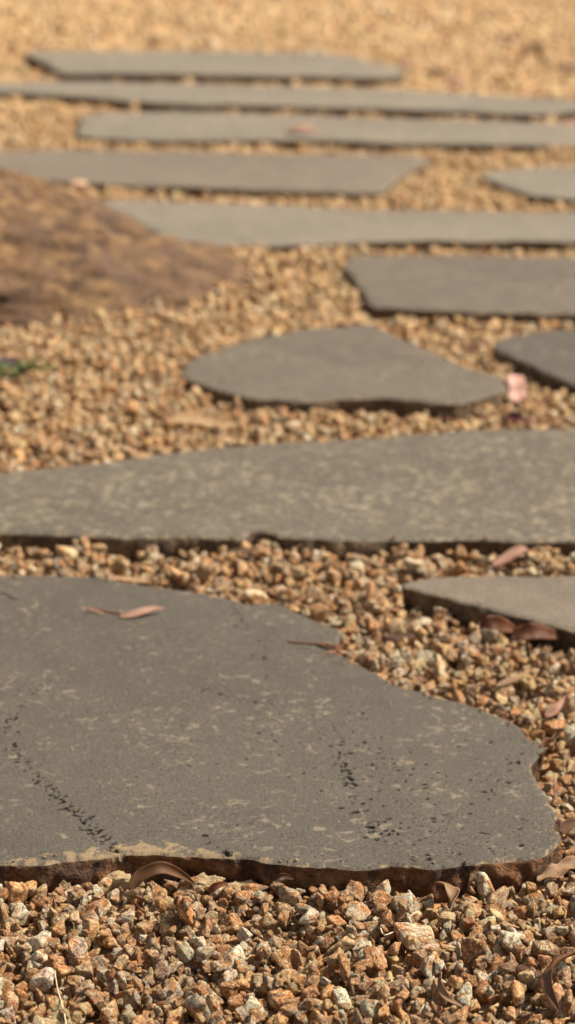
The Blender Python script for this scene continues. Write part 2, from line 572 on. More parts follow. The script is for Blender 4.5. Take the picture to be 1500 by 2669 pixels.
rr = random.Random(5)
PITS = []
PITS += chain([(130, 1980), (160, 2020), (200, 2048), (225, 2095), (262, 2118), (303, 2146)], 130, 0.0045, 0.0022, 0.0038, rr)
PITS += chain([(28, 1800), (14, 1860), (60, 1920), (130, 1980)], 26, 0.0055, 0.0015, 0.0019, rr)
PITS += chain([(120, 1710), (70, 1760), (28, 1800)], 14, 0.005, 0.0014, 0.0016, rr)
PITS += chain([(580, 1520), (600, 1570), (640, 1610)], 20, 0.006, 0.0016, 0.0020, rr)
PITS += chain([(430, 1742), (520, 1735), (560, 1752), (650, 1765)], 22, 0.004, 0.0016, 0.0020, rr)
PITS += chain([(690, 1800), (670, 1830), (700, 1880), (720, 1900)], 12, 0.008, 0.0014, 0.0016, rr)
PITS += chain([(850, 1860), (850, 1910), (885, 1975), (905, 1990)], 28, 0.006, 0.0018, 0.0022, rr)
PITS += chain([(860, 2024), (930, 2060), (945, 2090), (960, 2115), (975, 2125)], 12, 0.005, 0.0026, 0.0030, rr)
PITS += chain([(960, 2090), (1000, 2105), (1040, 2060), (1060, 2040)], 16, 0.009, 0.0016, 0.0020, rr)
PITS += chain([(880, 1770), (910, 1830), (950, 1900), (1000, 1960), (1030, 2020)], 70, 0.014, 0.0013, 0.0018, rr)
PITS += chain([(1050, 2050), (1120, 2100), (1200, 2150)], 45, 0.022, 0.0014, 0.0018, rr)
PITS += chain([(1340, 1870), (1300, 1900), (1270, 1940), (1230, 2010)], 22, 0.007, 0.0016, 0.0020, rr)
PITS += chain([(780, 1960), (900, 1960), (1100, 1900), (1250, 1850)], 22, 0.02, 0.0012, 0.0016, rr)
PITS += chain([(500, 2090), (540, 2130), (590, 2150)], 8, 0.003, 0.0016, 0.0030, rr)
PITS += chain([(1000, 2140), (1060, 2160)], 6, 0.006, 0.0018, 0.0024, rr)
PITS += chain([(860, 1950), (1000, 1980), (1200, 2000), (1330, 2060)], 50, 0.045, 0.0011, 0.0015, rr)
PITS += chain([(300, 1750), (500, 1900), (700, 2050)], 40, 0.06, 0.0009, 0.0012, rr)
PITS += chain([(640, 1610), (660, 1700), (690, 1800)], 22, 0.0045, 0.0016, 0.0018, rr)
PITS += chain([(830, 1790), (840, 1850), (855, 1920), (890, 1985)], 34, 0.0045, 0.0016, 0.0020, rr)
PITS += chain([(30, 1790), (14, 1850), (55, 1915), (130, 1985)], 46, 0.0040, 0.0016, 0.0022, rr)
PITS += chain([(890, 1985), (925, 2050), (950, 2110)], 16, 0.0050, 0.0015, 0.0019, rr)
CRACKS = [[(0, 1490), (40, 1510)]]
for c in CRACKS:
    P = [at(u, v) for u, v in c]
    for i in range(len(P) - 1):
        for k in range(9):
            p = P[i].lerp(P[i + 1], k / 9)
            PITS.append((p.x, p.y, 0.0008, 0.0035, 1.57))

OUT = {}


def build_slab(key, S):
    A = outline(S['pts'], S['jag'], S['seed'])
    OUT[key] = A
    h = S['pitch']
    lo, hi = A.min(0) - 2 * h, A.max(0) + 2 * h
    xs, ys = np.arange(lo[0], hi[0], h), np.arange(lo[1], hi[1], h)
    X, Y = np.meshgrid(xs, ys)
    P = np.stack([X, Y], -1).reshape(-1, 2)
    ins = inside(P, A)
    nX, nY = len(xs), len(ys)
    # cells with any inside corner are kept; outside corners snap to the outline
    I = ins.reshape(nY, nX)
    cell = I[:-1, :-1] | I[1:, :-1] | I[:-1, 1:] | I[1:, 1:]
    cj, ci = np.nonzero(cell)
    base = cj * nX + ci
    quads = np.stack([base, base + 1, base + 1 + nX, base + nX], -1)
    used = np.unique(quads)
    remap = np.full(len(P), -1)
    remap[used] = np.arange(len(used))
    quads = remap[quads]
    V = P[used].copy()
    vin = ins[used]
    lo2, st = A.min(0) - 0.03, 0.012
    cxs, cys = np.arange(lo2[0], A.max(0)[0] + 0.05, st), np.arange(lo2[1], A.max(0)[1] + 0.05, st)
    CX, CY = np.meshgrid(cxs, cys)
    cd, _ = dist_poly(np.stack([CX, CY], -1).reshape(-1, 2), A)
    cd = cd.reshape(CX.shape)
    dist = cd[((V[:, 1] - lo2[1]) / st + 0.5).astype(int), ((V[:, 0] - lo2[0]) / st + 0.5).astype(int)]
    near = V.copy()
    nb = np.nonzero(dist < 0.05)[0]
    dn, nn_ = dist_poly(V[nb], A)
    dist[nb], near[nb] = dn, nn_
    V[~vin] = near[~vin]
    dist[~vin] = 0
    c0 = A.mean(0)
    Z = np.zeros(len(V))
    Q = np.c_[V, np.zeros(len(V))]
    Z += 0.0009 * sines(Q, S['seed'] + 7, 25) + 0.0004 * sines(Q, S['seed'] + 8, 90)
    # worn arris
    w = 0.0045 + 0.003 * sines(Q, S['seed'] + 9, 45)
    w = np.clip(w, 0.0015, 0.012)
    e = np.clip(1 - dist / w, 0, 1)
    Z -= 0.0028 * e ** 2
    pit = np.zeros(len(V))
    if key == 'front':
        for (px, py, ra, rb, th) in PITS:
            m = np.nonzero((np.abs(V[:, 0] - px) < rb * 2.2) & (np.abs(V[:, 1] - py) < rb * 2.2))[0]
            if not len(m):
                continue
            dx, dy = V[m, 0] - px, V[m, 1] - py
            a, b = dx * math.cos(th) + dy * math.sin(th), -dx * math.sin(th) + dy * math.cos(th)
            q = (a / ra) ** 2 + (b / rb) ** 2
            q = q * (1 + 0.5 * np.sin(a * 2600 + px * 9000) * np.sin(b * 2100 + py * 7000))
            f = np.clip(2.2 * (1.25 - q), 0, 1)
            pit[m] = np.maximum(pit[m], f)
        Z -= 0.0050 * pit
    # rim dust: strong where the front stone's front left arris is crusted
    rim = np.clip(1 - dist / 0.012, 0, 1) * 0.45
    if key == 'front':
        fl = at(330, 2150)
        ww = np.exp(-((V[:, 0] - fl.x) / 0.09) ** 2) * np.clip((2.32 - V[:, 1]) / 0.2, 0, 1)
        rim = np.maximum(rim, np.clip(1 - dist / (0.016 + 0.03 * ww), 0, 1) * (0.5 + 0.35 * ww) * (V[:, 1] < 2.3))
    verts = np.c_[V, Z]
    # boundary loop
    ed = np.concatenate([quads[:, [0, 1]], quads[:, [1, 2]], quads[:, [2, 3]], quads[:, [3, 0]]])
    key_ = np.sort(ed, 1)
    code = key_[:, 0].astype(np.int64) * (len(V) + 1) + key_[:, 1]
    uq, idx, cnt = np.unique(code, return_index=True, return_counts=True)
    bd = ed[idx[cnt == 1]]
    # side rings
    ring_v = np.unique(bd)
    rmap = np.full(len(V), -1)
    rmap[ring_v] = np.arange(len(ring_v))
    # outward normal from nearest outline direction: average of adjacent boundary edge normals
    nrm = np.zeros((len(ring_v), 2))
    E = V[bd[:, 1]] - V[bd[:, 0]]
    en = np.stack([E[:, 1], -E[:, 0]], -1)
    np.add.at(nrm, rmap[bd[:, 0]], en)
    np.add.at(nrm, rmap[bd[:, 1]], en)
    nrm /= np.linalg.norm(nrm, axis=1)[:, None] + 1e-9
    # smooth normals
    for _ in range(4):
        acc = np.zeros_like(nrm)
        np.add.at(acc, rmap[bd[:, 0]], nrm[rmap[bd[:, 1]]])
        np.add.at(acc, rmap[bd[:, 1]], nrm[rmap[bd[:, 0]]])
        nrm = nrm + acc
        nrm /= np.linalg.norm(nrm, axis=1)[:, None] + 1e-9
    rings = [verts]
    allf = [quads]
    prev = ring_v
    nr = 20 if key == 'front' else 8
    off = len(verts)
    for k in range(1, nr + 1):
        t = k / nr
        z = -S['th'] * t ** 1.1
        q = np.c_[V[ring_v], np.full(len(ring_v), z)]
        amp = (0.0045 if key == 'front' else 0.0035) * min(1, t * 3)
        o = amp * (sines(q, S['seed'] + 20, 55) + 0.9 * np.abs(sines(q, S['seed'] + 21, 130)) + 0.5 * sines(q, S['seed'] + 22, 330)) - 0.004 * t + 0.0005 * (k == 1)
        nv = np.c_[V[ring_v] + nrm * o[:, None], verts[ring_v, 2] + z]
        rings.append(nv)
        cur = off + np.arange(len(ring_v))
        a, b = bd[:, 0], bd[:, 1]
        pa = prev[rmap[a]]
        pb = prev[rmap[b]]
        ca, cb = cur[rmap[a]], cur[rmap[b]]
        allf.append(np.stack([pb, pa, ca, cb], -1))
        prev = cur
        off += len(ring_v)
    VV = np.concatenate(rings)
    FF = np.concatenate(allf)
    mi = np.zeros(len(FF), np.int32)
    mi[len(quads):] = 1
    VV = VV - np.array([c0[0], c0[1], 0])
    me = mesh_from('stepping_stone', VV, FF, S['mats'], True, mi)
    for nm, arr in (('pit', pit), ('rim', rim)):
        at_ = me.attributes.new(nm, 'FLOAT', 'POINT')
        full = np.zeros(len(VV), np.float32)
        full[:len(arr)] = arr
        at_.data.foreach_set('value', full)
    # crisp arris between top and side
    se = me.attributes.new('sharp_edge', 'BOOLEAN', 'EDGE')
    ev = np.zeros(len(me.edges) * 2, np.int32)
    me.edges.foreach_get('vertices', ev)
    ev = np.sort(ev.reshape(-1, 2), 1)
    ec = ev[:, 0].astype(np.int64) * (len(V) + 1) + ev[:, 1]
    se.data.foreach_set('value', np.isin(ec, uq[cnt == 1]) & (ev[:, 1] < len(V)))
    o = link('stepping_stone', me)
    o.location = (c0[0], c0[1], 0)
    return set_props(o, S['label'], 'stepping stone', 'stepping stones of the garden path')


SLAB_OBJ = {k: build_slab(k, S) for k, S in SLABS.items()}

# ------------------------------------------------------------------ boulder
BO = dict(c=Vector((-0.64, 4.43, 0)), seed=31)


def build_boulder():
    bm = bmesh.new()
    bmesh.ops.create_icosphere(bm, subdivisions=6, radius=1.0)
    D = np.array([v.co[:] for v in bm.verts])
    F = np.array([[v.index for v in f.verts] for f in bm.faces])
    bm.free()
    X = D[:, 0] * 0.61
    hp = 0.87 * np.interp(X * 1.08, [-0.66, -0.5, -0.3, 0.0, 0.12, 0.29, 0.44, 0.57, 0.66], [0.0, 0.18, 0.25, 0.248, 0.222, 0.140, 0.070, 0.030, 0.0])
    sec = D[:, 2] / np.sqrt(np.maximum(1 - D[:, 0] ** 2, 1e-3))
    sec = np.sign(sec) * np.abs(sec) ** 1.25
    V = np.stack([X, D[:, 1] * 0.36, hp * sec], -1)
    dsp = np.zeros(len(V))
    for i, p in enumerate(V):
        q = Vector((p[0], p[1] * 1.1, p[2] * 1.3 + 0.35 * p[0]))
        dsp[i] = 0.020 * mnoise.fractal(q * 9, 1.0, 2.0, 5) - 0.020 * max(0, 0.22 - mnoise.voronoi(q * 11)[0][0]) * 3 \
            + 0.012 * mnoise.ridged_multi_fractal(q * 14, 1.0, 2.0, 4, 1.0, 2.0)
    V += D * dsp[:, None] * 1.1
    me = mesh_from('boulder', V, F, [mat_rock()])
    o = link('boulder', me)
    o.location = (BO['c'].x, BO['c'].y, -0.035)
    return set_props(o, 'big rough brown boulder lying in the gravel at the left edge of the path', 'boulder')


boulder = build_boulder()

# ------------------------------------------------------------------ loose stones: shapes


def rock_mesh(name, seed, sub, mat, sq=(1, 0.8, 0.68)):
    bm = bmesh.new()
    bmesh.ops.create_icosphere(bm, subdivisions=sub, radius=1.0)
    D = np.array([v.co[:] for v in bm.verts])
    F = np.array([[v.index for v in f.verts] for f in bm.faces])
    bm.free()
    r = np.random.default_rng(seed)
    acc = np.zeros(len(D))
    p = 13
    for _ in range(r.integers(8, 15)):
        n = r.normal(size=3)
        n /= np.linalg.norm(n)
        acc += np.maximum(D @ n / r.uniform(0.55, 1.0), 0) ** p
    for n in np.vstack([np.eye(3), -np.eye(3)]):
        acc += np.maximum(D @ n / 1.12, 0) ** p
    rad = acc ** (-1 / p)
    rad *= 1 + 0.10 * sines(D, seed + 1, 4) + (0.045 * sines(D, seed + 2, 9) + 0.030 * sines(D, seed + 3, 20) + 0.016 * sines(D, seed + 4, 38) if sub > 2 else 0)
    s = np.array(sq) * r.uniform(0.82, 1.18, 3)
    V = D * rad[:, None] * s
    return mesh_from(name, V, F, [mat], sub > 1)


NP = 22
protos_hi = [rock_mesh('gravel_stone', 100 + i, 4, M_GRAVEL_O) for i in range(NP)]
pc = bpy.data.collections.new('gravel_shapes')     # shapes used by the instancing node tree
for i in range(NP):
    for lod, sub in ((0, 4), (1, 2)):
        me = rock_mesh('gravel_shape', 100 + i, sub, M_GRAVEL_I)
        o = bpy.data.objects.new('gravel_shape_%d_%02d' % (lod, i), me)
        pc.objects.link(o)
# ------------------------------------------------------------------ loose stones: dropped one by one onto a height field
CELL = 0.003
HX0, HX1, HY0, HY1 = -1.9, 1.9, 1.70, 6.2
hx = np.arange(HX0, HX1, CELL)
hy = np.arange(HY0, HY1, CELL)
HXX, HYY = np.meshgrid(hx, hy)
H = bed(HXX, HYY).astype(np.float32)
# signed distance to the stones (positive outside), coarse raster
SC = 0.006
sx = np.arange(-2.6, 2.6, SC)
sy = np.arange(1.6, 8.2, SC)
SD = np.full((len(sy), len(sx)), 9.0, np.float32)
for A in OUT.values():
    lo, hi = A.min(0) - 0.03, A.max(0) + 0.03
    i0, i1 = np.searchsorted(sx, [lo[0], hi[0]])
    j0, j1 = np.searchsorted(sy, [lo[1], hi[1]])
    X, Y = np.meshgrid(sx[i0:i1], sy[j0:j1])
    P = np.stack([X, Y], -1).reshape(-1, 2)
    A2 = A[::2]
    d, _ = dist_poly(P, A2)
    d = np.where(inside(P, A2), -d, d).reshape(X.shape)
    SD[j0:j1, i0:i1] = np.minimum(SD[j0:j1, i0:i1], d)


def sd_at(x, y):
    i = np.clip(((x - sx[0]) / SC + 0.5).astype(int), 0, len(sx) - 1)
    j = np.clip(((y - sy[0]) / SC + 0.5).astype(int), 0, len(sy) - 1)
    s = SD[j, i].copy()
    s[(y > sy[-1]) | (y < sy[0])] = 9
    b = ((x - BO['c'].x) / 0.48) ** 2 + ((y - BO['c'].y) / 0.25) ** 2
    return np.where(b < 1, -1, s)


def halfw(y):
    return 0.114 * np.sqrt(y * y + 1.1) * 1.02


def scatter_xy(y0, y1, dens, margin):
    A_max = halfw(y1) + margin
    n = int(dens * 2 * A_max * (y1 - y0))
    x = rng.uniform(-A_max, A_max, n)
    y = rng.uniform(y0, y1, n)
    k = np.abs(x) < halfw(y) + margin
    return x[k], y[k]


PAL = np.array([
    (0.46, 0.180, 0.045), (0.54, 0.275, 0.085), (0.32, 0.105, 0.026), (0.52, 0.32, 0.125),
    (0.62, 0.47, 0.26), (0.58, 0.42, 0.22), (0.50, 0.47, 0.38), (0.66, 0.61, 0.49),
    (0.24, 0.130, 0.075), (0.15, 0.075, 0.040), (0.38, 0.25, 0.16), (0.30, 0.24, 0.18), (0.07, 0.07, 0.07)])
PW = np.array([17, 10, 16, 8, 7, 6, 10, 11, 8, 6, 9, 5, 1.2])
PW = PW / PW.sum()


def tints(n, far=0.0):
    c = PAL[rng.choice(len(PAL), n, p=PW)]
    c = c * rng.uniform(0.6, 1.4, (n, 1)) * rng.uniform(0.93, 1.07, (n, 3))
    return np.clip(c, 0.02, 0.85)


stones = []           # x, y, z, r


def drop(y0, y1, dens, margin, rmed, sig, rmin, rmax):
    x, y = scatter_xy(y0, y1, dens, margin)
    r = np.clip(rmed * np.exp(rng.normal(0, sig, len(x))), rmin, rmax)
    k = sd_at(x, y) > 0.72 * r
    x, y, r = x[k], y[k], r[k]
    order = rng.permutation(len(x))
    jit = rng.normal(0, 1.0, (len(x), 3, 2))
    nh, nw = H.shape
    sq = {}
    for i in order:
        R_ = r[i]
        w = int(R_ / CELL + 0.5)
        best = None
        for c in range(3):
            xx = x[i] + (jit[i, c, 0] * R_ if c else 0)
            yy = y[i] + (jit[i, c, 1] * R_ if c else 0)
            a = int((xx - HX0) / CELL)
            b = int((yy - HY0) / CELL)
            if a < w or b < w or a >= nw - w - 1 or b >= nh - w - 1:
                continue
            if c:
                si = int((xx - sx[0]) / SC + 0.5)
                sj = int((yy - sy[0]) / SC + 0.5)
                if SD[sj, si] < 0.72 * R_:
                    continue
            win = H[b - w:b + w + 1, a - w:a + w + 1]
            m = float(win.mean()) + 0.35 * (float(win.max()) - float(win.mean()))
            if best is None or m < best[0]:
                best = (m, xx, yy, a, b, win)
        if best is None:
            continue
        m, xx, yy, a, b, win = best
        zc = m + 0.55 * R_
        if w not in sq:
            g = np.arange(-w, w + 1)
            sq[w] = (g[:, None] ** 2 + g[None] ** 2) * CELL * CELL
        dome = zc + 0.72 * np.sqrt(np.maximum(R_ * R_ - sq[w], 0)).astype(np.float32)
        mk = sq[w] < R_ * R_ * 0.95
        win[mk] = np.maximum(win[mk], dome[mk])
        stones.append((xx, yy, zc, R_))


drop(1.72, 3.2, 21000, 0.25, 0.0042, 0.46, 0.0018, 0.0125)
drop(3.2, 6.15, 14000, 0.33, 0.0051, 0.36, 0.0026, 0.012)
ST = np.array(stones)
# rotations for every stone
n_near = len(ST)
# farther gravel, strongly out of focus: one loose layer
x, y = scatter_xy(6.15, 13.0, 8500, 0.4)
r = np.clip(0.0068 * np.exp(rng.normal(0, 0.35, len(x))), 0.004, 0.02)
k = sd_at(x, y) > 0.7 * r
x, y, r = x[k], y[k], r[k]
ST = np.vstack([ST, np.stack([x, y, bed(x, y) + 0.35 * r + rng.uniform(0, 0.008, len(x)), r], -1)])
# kicked-up crumbs along the rims of the near stepping stones
cx_, cy_ = rng.uniform(-0.6, 0.6, 40000), rng.uniform(1.9, 3.6, 40000)
cs_ = sd_at(cx_, cy_)
kk = np.nonzero((cs_ < -0.003) & (cs_ > -0.02) & (rng.random(40000) < np.exp(cs_ / 0.004)))[0][:130]
cr_ = rng.uniform(0.0009, 0.0024, len(kk))
ST = np.vstack([ST, np.stack([cx_[kk], cy_[kk], 0.4 * cr_, cr_], -1)])
N = len(ST)
ROT = rng.uniform(0, 2 * math.pi, (N, 3))
SCL = ST[:, 3:4] * rng.uniform(0.82, 1.25, (N, 3))
TINT = tints(N)
# farther gravel tinted paler and golden: dust, plus grazing-view brightness put into colour
g = np.clip((ST[:, 1] - 2.25) / 2.8, 0, 1)[:, None]
gold = np.array((0.86, 0.61, 0.31))
TINT = TINT * (1 - 0.14 * (1 - g)) 
mixw = g * rng.uniform(0.15, 0.95, (N, 1))
TINT = TINT * (1 - mixw) + gold * mixw
LOD = np.where(ST[:, 1] < 2.95, 0, 1)
PID = rng.integers(0, NP, N)

# the 300 that show largest: near, on top of the bed, inside the frame
cam_p = np.array([0, 0, CAM_H])
dd = ST[:, :3] - cam_p
depth = dd[:, 1] * math.cos(PITCH) - dd[:, 2] * math.sin(PITCH)
upc = dd[:, 1] * math.sin(PITCH) + dd[:, 2] * math.cos(PITCH)
U = 750 + dd[:, 0] / depth * F_PX
Vp = 1334.5 - upc / depth * F_PX
ia = np.clip(((ST[:, 0] - HX0) / CELL).astype(int), 0, H.shape[1] - 1)
ib = np.clip(((ST[:, 1] - HY0) / CELL).astype(int), 0, H.shape[0] - 1)
top = (H[ib, ia] - (ST[:, 2] + 0.72 * ST[:, 3])) < 0.0015
vis = top & (U > 10) & (U < 1490) & (Vp > 1300) & (Vp < 2655)
score = np.where(vis, ST[:, 3] / depth, 0)
pick = np.argsort(-score)[:300]
for i in pick:
    o = link('gravel_stone', protos_hi[PID[i]], ground)
    o.location = ST[i, :3]
    o.rotation_euler = ROT[i]
    o.scale = SCL[i]
    o.color = (*TINT[i], 1)
rest = np.setdiff1d(np.arange(N), pick)

pm = bpy.data.meshes.new('gravel')
pm.vertices.add(len(rest))
pm.vertices.foreach_set('co', ST[rest, :3].astype(np.float32).ravel())
for nm, arr in (('srot', ROT), ('sscl', SCL), ('tint', TINT)):
    a = pm.attributes.new(nm, 'FLOAT_VECTOR', 'POINT')
    a.data.foreach_set('vector', arr[rest].astype(np.float32).ravel())
a = pm.attributes.new('pid', 'INT', 'POINT')
a.data.foreach_set('value', (PID + LOD * NP)[rest].astype(np.int32))
pm.update()
gravel = link('gravel', pm, ground)
set_props(gravel, 'loose crushed gravel filling the gaps between the stepping stones', kind='stuff')

ng = bpy.data.node_groups.new('gravel_instancing', 'GeometryNodeTree')
ng.interface.new_socket('Geometry', in_out='INPUT', socket_type='NodeSocketGeometry')
ng.interface.new_socket('Geometry', in_out='OUTPUT', socket_type='NodeSocketGeometry')
gi, go = ng.nodes.new('NodeGroupInput'), ng.nodes.new('NodeGroupOutput')
m2p = ng.nodes.new('GeometryNodeMeshToPoints')
iop = ng.nodes.new('GeometryNodeInstanceOnPoints')
ci = ng.nodes.new('GeometryNodeCollectionInfo')
ci.inputs['Collection'].default_value = pc
ci.inputs['Separate Children'].default_value = True
ci.inputs['Reset Children'].default_value = True


def attr_node(nm, typ):
    nd = ng.nodes.new('GeometryNodeInputNamedAttribute')
    nd.data_type = typ
    nd.inputs['Name'].default_value = nm
    return nd.outputs[0]


L = ng.links.new
L(gi.outputs[0], m2p.inputs['Mesh'])
L(m2p.outputs[0], iop.inputs['Points'])
L(ci.outputs[0], iop.inputs['Instance'])
iop.inputs['Pick Instance'].default_value = True
L(attr_node('pid', 'INT'), iop.inputs['Instance Index'])
e2r = ng.nodes.new('FunctionNodeEulerToRotation')
L(attr_node('srot', 'FLOAT_VECTOR'), e2r.inputs[0])
L(e2r.outputs[0], iop.inputs['Rotation'])
L(attr_node('sscl', 'FLOAT_VECTOR'), iop.inputs['Scale'])
L(iop.outputs[0], go.inputs[0])
md = gravel.modifiers.new('gravel', 'NODES')
md.node_group = ng
print('stones', N, 'near', n_near)


def surf(x, y):
    """top of the loose stones (or of a stepping stone) at a place"""
    if sd_at(np.array([x]), np.array([y]))[0] < 0:
        return 0.0
    i, j = int((x - HX0) / CELL), int((y - HY0) / CELL)
    if 4 < i < H.shape[1] - 4 and 4 < j < H.shape[0] - 4:
        return float(H[j - 2:j + 3, i - 2:i + 3].mean())
    return float(bed(x, y)) + 0.012


# ------------------------------------------------------------------ single marked stones lying in the gaps
def special_stone(name, u, v, z, size, col, rot, seed, label, cat='stone', sq=(1, 0.8, 0.68)):
    me = rock_mesh(name, seed, 4, M_GRAVEL_O, sq)
    o = link(name, me)
    p = at(u, v, z)
    o.location = p
    o.rotation_euler = rot
    o.scale = (size, size, size)
    o.color = (*col, 1)
    return set_props(o, label, cat)


special_stone('gravel_stone', 166, 1392, -0.010, 0.0125, (0.70, 0.52, 0.27), (0.3, 0.4, 0.8), 501,
              'blocky pale yellow stone sitting on the gravel against the wide stepping stone', sq=(1, 0.9, 0.85))
special_stone('gravel_stone', 146, 1424, -0.018, 0.0105, (0.17, 0.17, 0.18), (0.2, 1.4, 0.1), 502,
              'dark blue grey pebble just below the blocky yellow stone')
special_stone('pebble', 192, 470, -0.004, 0.017, (0.70, 0.42, 0.32), (0.1, 0.3, 0.2), 503,
              'pale pink pebble between the boulder and the brownish far stepping stone', 'pebble')
special_stone('gravel_stone', 205, 998, -0.012, 0.011, (0.75, 0.60, 0.30), (0.1, 0.9, 0.2), 504,
              'pale yellow round stone standing out of the gravel left of the triangular stepping stone')
special_stone('gravel_stone', 1290, 2450 - 85, -0.016, 0.013, (0.60, 0.56, 0.44), (0.5, 0.1, 0.4), 505,
              'blocky greenish white stone in the foreground gravel above the dark brown leaf', sq=(1, .85, .8))
special_stone('gravel_stone', 1060, 2365, -0.018, 0.0175, (0.36, 0.29, 0.20), (0.1, 0.15, 0.3), 506,
              'largest grey and tan veined stone of the foreground gravel', sq=(1, 0.7, 0.55))
special_stone('gravel_stone', 1012, 2360, -0.022, 0.010, (0.045, 0.05, 0.055), (0.6, 0.2, 1.3), 507,
              'small black stone tucked behind the largest veined stone')
special_stone('gravel_stone', 505, 2372, -0.018, 0.011, (0.66, 0.62, 0.50), (0.2, 0.8, 0.3), 508,
              'whitish angular stone in the middle of the foreground gravel, below the small orange leaf')
special_stone('gravel_stone', 645, 1420 + 85, -0.014, 0.015, (0.66, 0.56, 0.37), (0.1, 0.2, 0.3), 509,
              'cream flat stone at the back rim of the front stepping stone near the pitted seam', sq=(1, .7, .5))
special_stone('gravel_stone', 1040, 1425, -0.010, 0.0135, (0.56, 0.52, 0.40), (0.2, 0.2, 0.9), 510,
              'greyish cream stone leaning between the wide stepping stone and the right tip slab')

# ------------------------------------------------------------------ leaves and litter


def leaf_mesh(name, pts, width, roll, cup, mat, n=26, m=6, tip=0.5, thick=0.00025, wave=0.0, seed=0, blunt=False):
    """a dry leaf: pts world points of the midrib, width (m), roll per point list or value (radians), cup curvature"""
    P = np.array([p[:] for p in pts])
    t = np.linspace(0, len(P) - 1, n)
    C = []
    for s in t:
        i = min(int(s), len(P) - 2)
        f = s - i
        p0, p1, p2, p3 = P[max(i - 1, 0)], P[i], P[i + 1], P[min(i + 2, len(P) - 1)]
        C.append(0.5 * (2 * p1 + (p2 - p0) * f + (2 * p0 - 5 * p1 + 4 * p2 - p3) * f * f + (3 * p1 - p0 - 3 * p2 + p3) * f ** 3))
    C = np.array(C)
    T = np.gradient(C, axis=0)
    T /= np.linalg.norm(T, axis=1)[:, None] + 1e-9
    rolls = np.interp(np.linspace(0, 1, n), np.linspace(0, 1, len(np.atleast_1d(roll))), np.atleast_1d(roll))
    V, F, UV = [], [], []
    for i in range(n):
        s = i / (n - 1)
        if blunt:
            prof = min(1, (s * 7) ** 0.5, ((1 - s) * 5) ** 0.6)
        else:
            prof = (math.sin(math.pi * min(1, s ** 0.8)) ** 0.75) * (1 - 0.25 * s)
        prof = max(prof, 0.06)
        up = np.array([0, 0, 1.0])
        side = np.cross(T[i], up) if abs(T[i][2]) < 0.93 else np.array([1.0, 0.15, 0])
        side /= np.linalg.norm(side) + 1e-9
        nn = np.cross(side, T[i])
        a = rolls[i]
        sd_, nv = side * math.cos(a) + nn * math.sin(a), nn * math.cos(a) - side * math.sin(a)
        for j in range(m + 1):
            q = (j / m - 0.5) * 2
            w = width * 0.5 * prof
            ph = q * cup
            if abs(cup) > 1e-3:
                lx, lz = w * math.sin(ph) / cup, w * (1 - math.cos(ph)) / cup
            else:
                lx, lz = w * q, 0
            lz += wave * w * math.sin(s * 19 + seed) * q
            V.append(C[i] + sd_ * lx + nv * lz)
    for i in range(n - 1):
        for j in range(m):
            a = i * (m + 1) + j
            F.append((a, a + 1, a + m + 2, a + m + 1))
    V = np.array(V)
    c0 = V.mean(0)
    me = mesh_from(name, V - c0, F, [mat])
    uv = me.uv_layers.new(name='UVMap')
    for lp in me.loops:
        vi = lp.vertex_index
        uv.data[lp.index].uv = ((vi // (m + 1)) / (n - 1) * 4, (vi % (m + 1)) / m)
    return me, Vector(c0), C


def leaf(pts, width, roll, cup, mat, label, cat='leaf', group='fallen dry leaves', name='dry_leaf', rib=True, ribmat=None, **kw):
    dv = pts[-1] - pts[0]
    if dv.x > abs(dv.y):          # show the face towards the light
        roll = -np.atleast_1d(roll)
    me, c0, C = leaf_mesh(name, pts, width, roll, cup, mat, **kw)
    o = link(name, me)
    o.location = c0
    md = o.modifiers.new('thickness', 'SOLIDIFY')
    md.thickness = 0.0005
    md.offset = 0
    if rib:
        rm = tube_mesh('midrib', [Vector(c) - c0 for c in C[::2]], 0.0005, 0.0002, ribmat or mat, 6)
        rb = link('midrib', rm, o)
    return set_props(o, label, cat, group)


def tube_mesh(name, pts, r0, r1, mat, seg=7):
    V, F = [], []
    n = len(pts)
    for i, p in enumerate(pts):
        t = (pts[min(i + 1, n - 1)] - pts[max(i - 1, 0)]).normalized()
        a = t.orthogonal().normalized()
        b = t.cross(a)
        r = r0 + (r1 - r0) * i / (n - 1)
        for j in range(seg):
            an = 2 * math.pi * j / seg
            V.append(p + (a * math.cos(an) + b * math.sin(an)) * r)
    for i in range(n - 1):
        for j in range(seg):
            F.append((i * seg + j, i * seg + (j + 1) % seg, (i + 1) * seg + (j + 1) % seg, (i + 1) * seg + j))
    F.append(tuple(range(seg))[::-1])
    F.append(tuple((n - 1) * seg + j for j in range(seg)))
    return mesh_from(name, V, F, [mat])


def curve_pts(pts, k=5):
    out = []
    n = len(pts)
    for i in range(n - 1):
        p0, p1, p2, p3 = pts[max(i - 1, 0)], pts[i], pts[i + 1], pts[min(i + 2, n - 1)]
        for j in range(k):
            t = j / k
            out.append(0.5 * ((2 * p1) + (p2 - p0) * t + (2 * p0 - 5 * p1 + 4 * p2 - p3) * t * t + (3 * p1 - p0 - 3 * p2 + p3) * t ** 3))
    out.append(pts[-1])
    return out


def up(u, v, vg):
    """a point seen at (u, v) standing above the gravel point seen at (u, vg): real height over that spot"""
    g_ = at(u, vg, -0.016)
    d_ = at(u, v, 0.0) - Vector((0, 0, CAM_H))
    t = g_.y / d_.y
    return Vector((0, 0, CAM_H)) + d_ * t


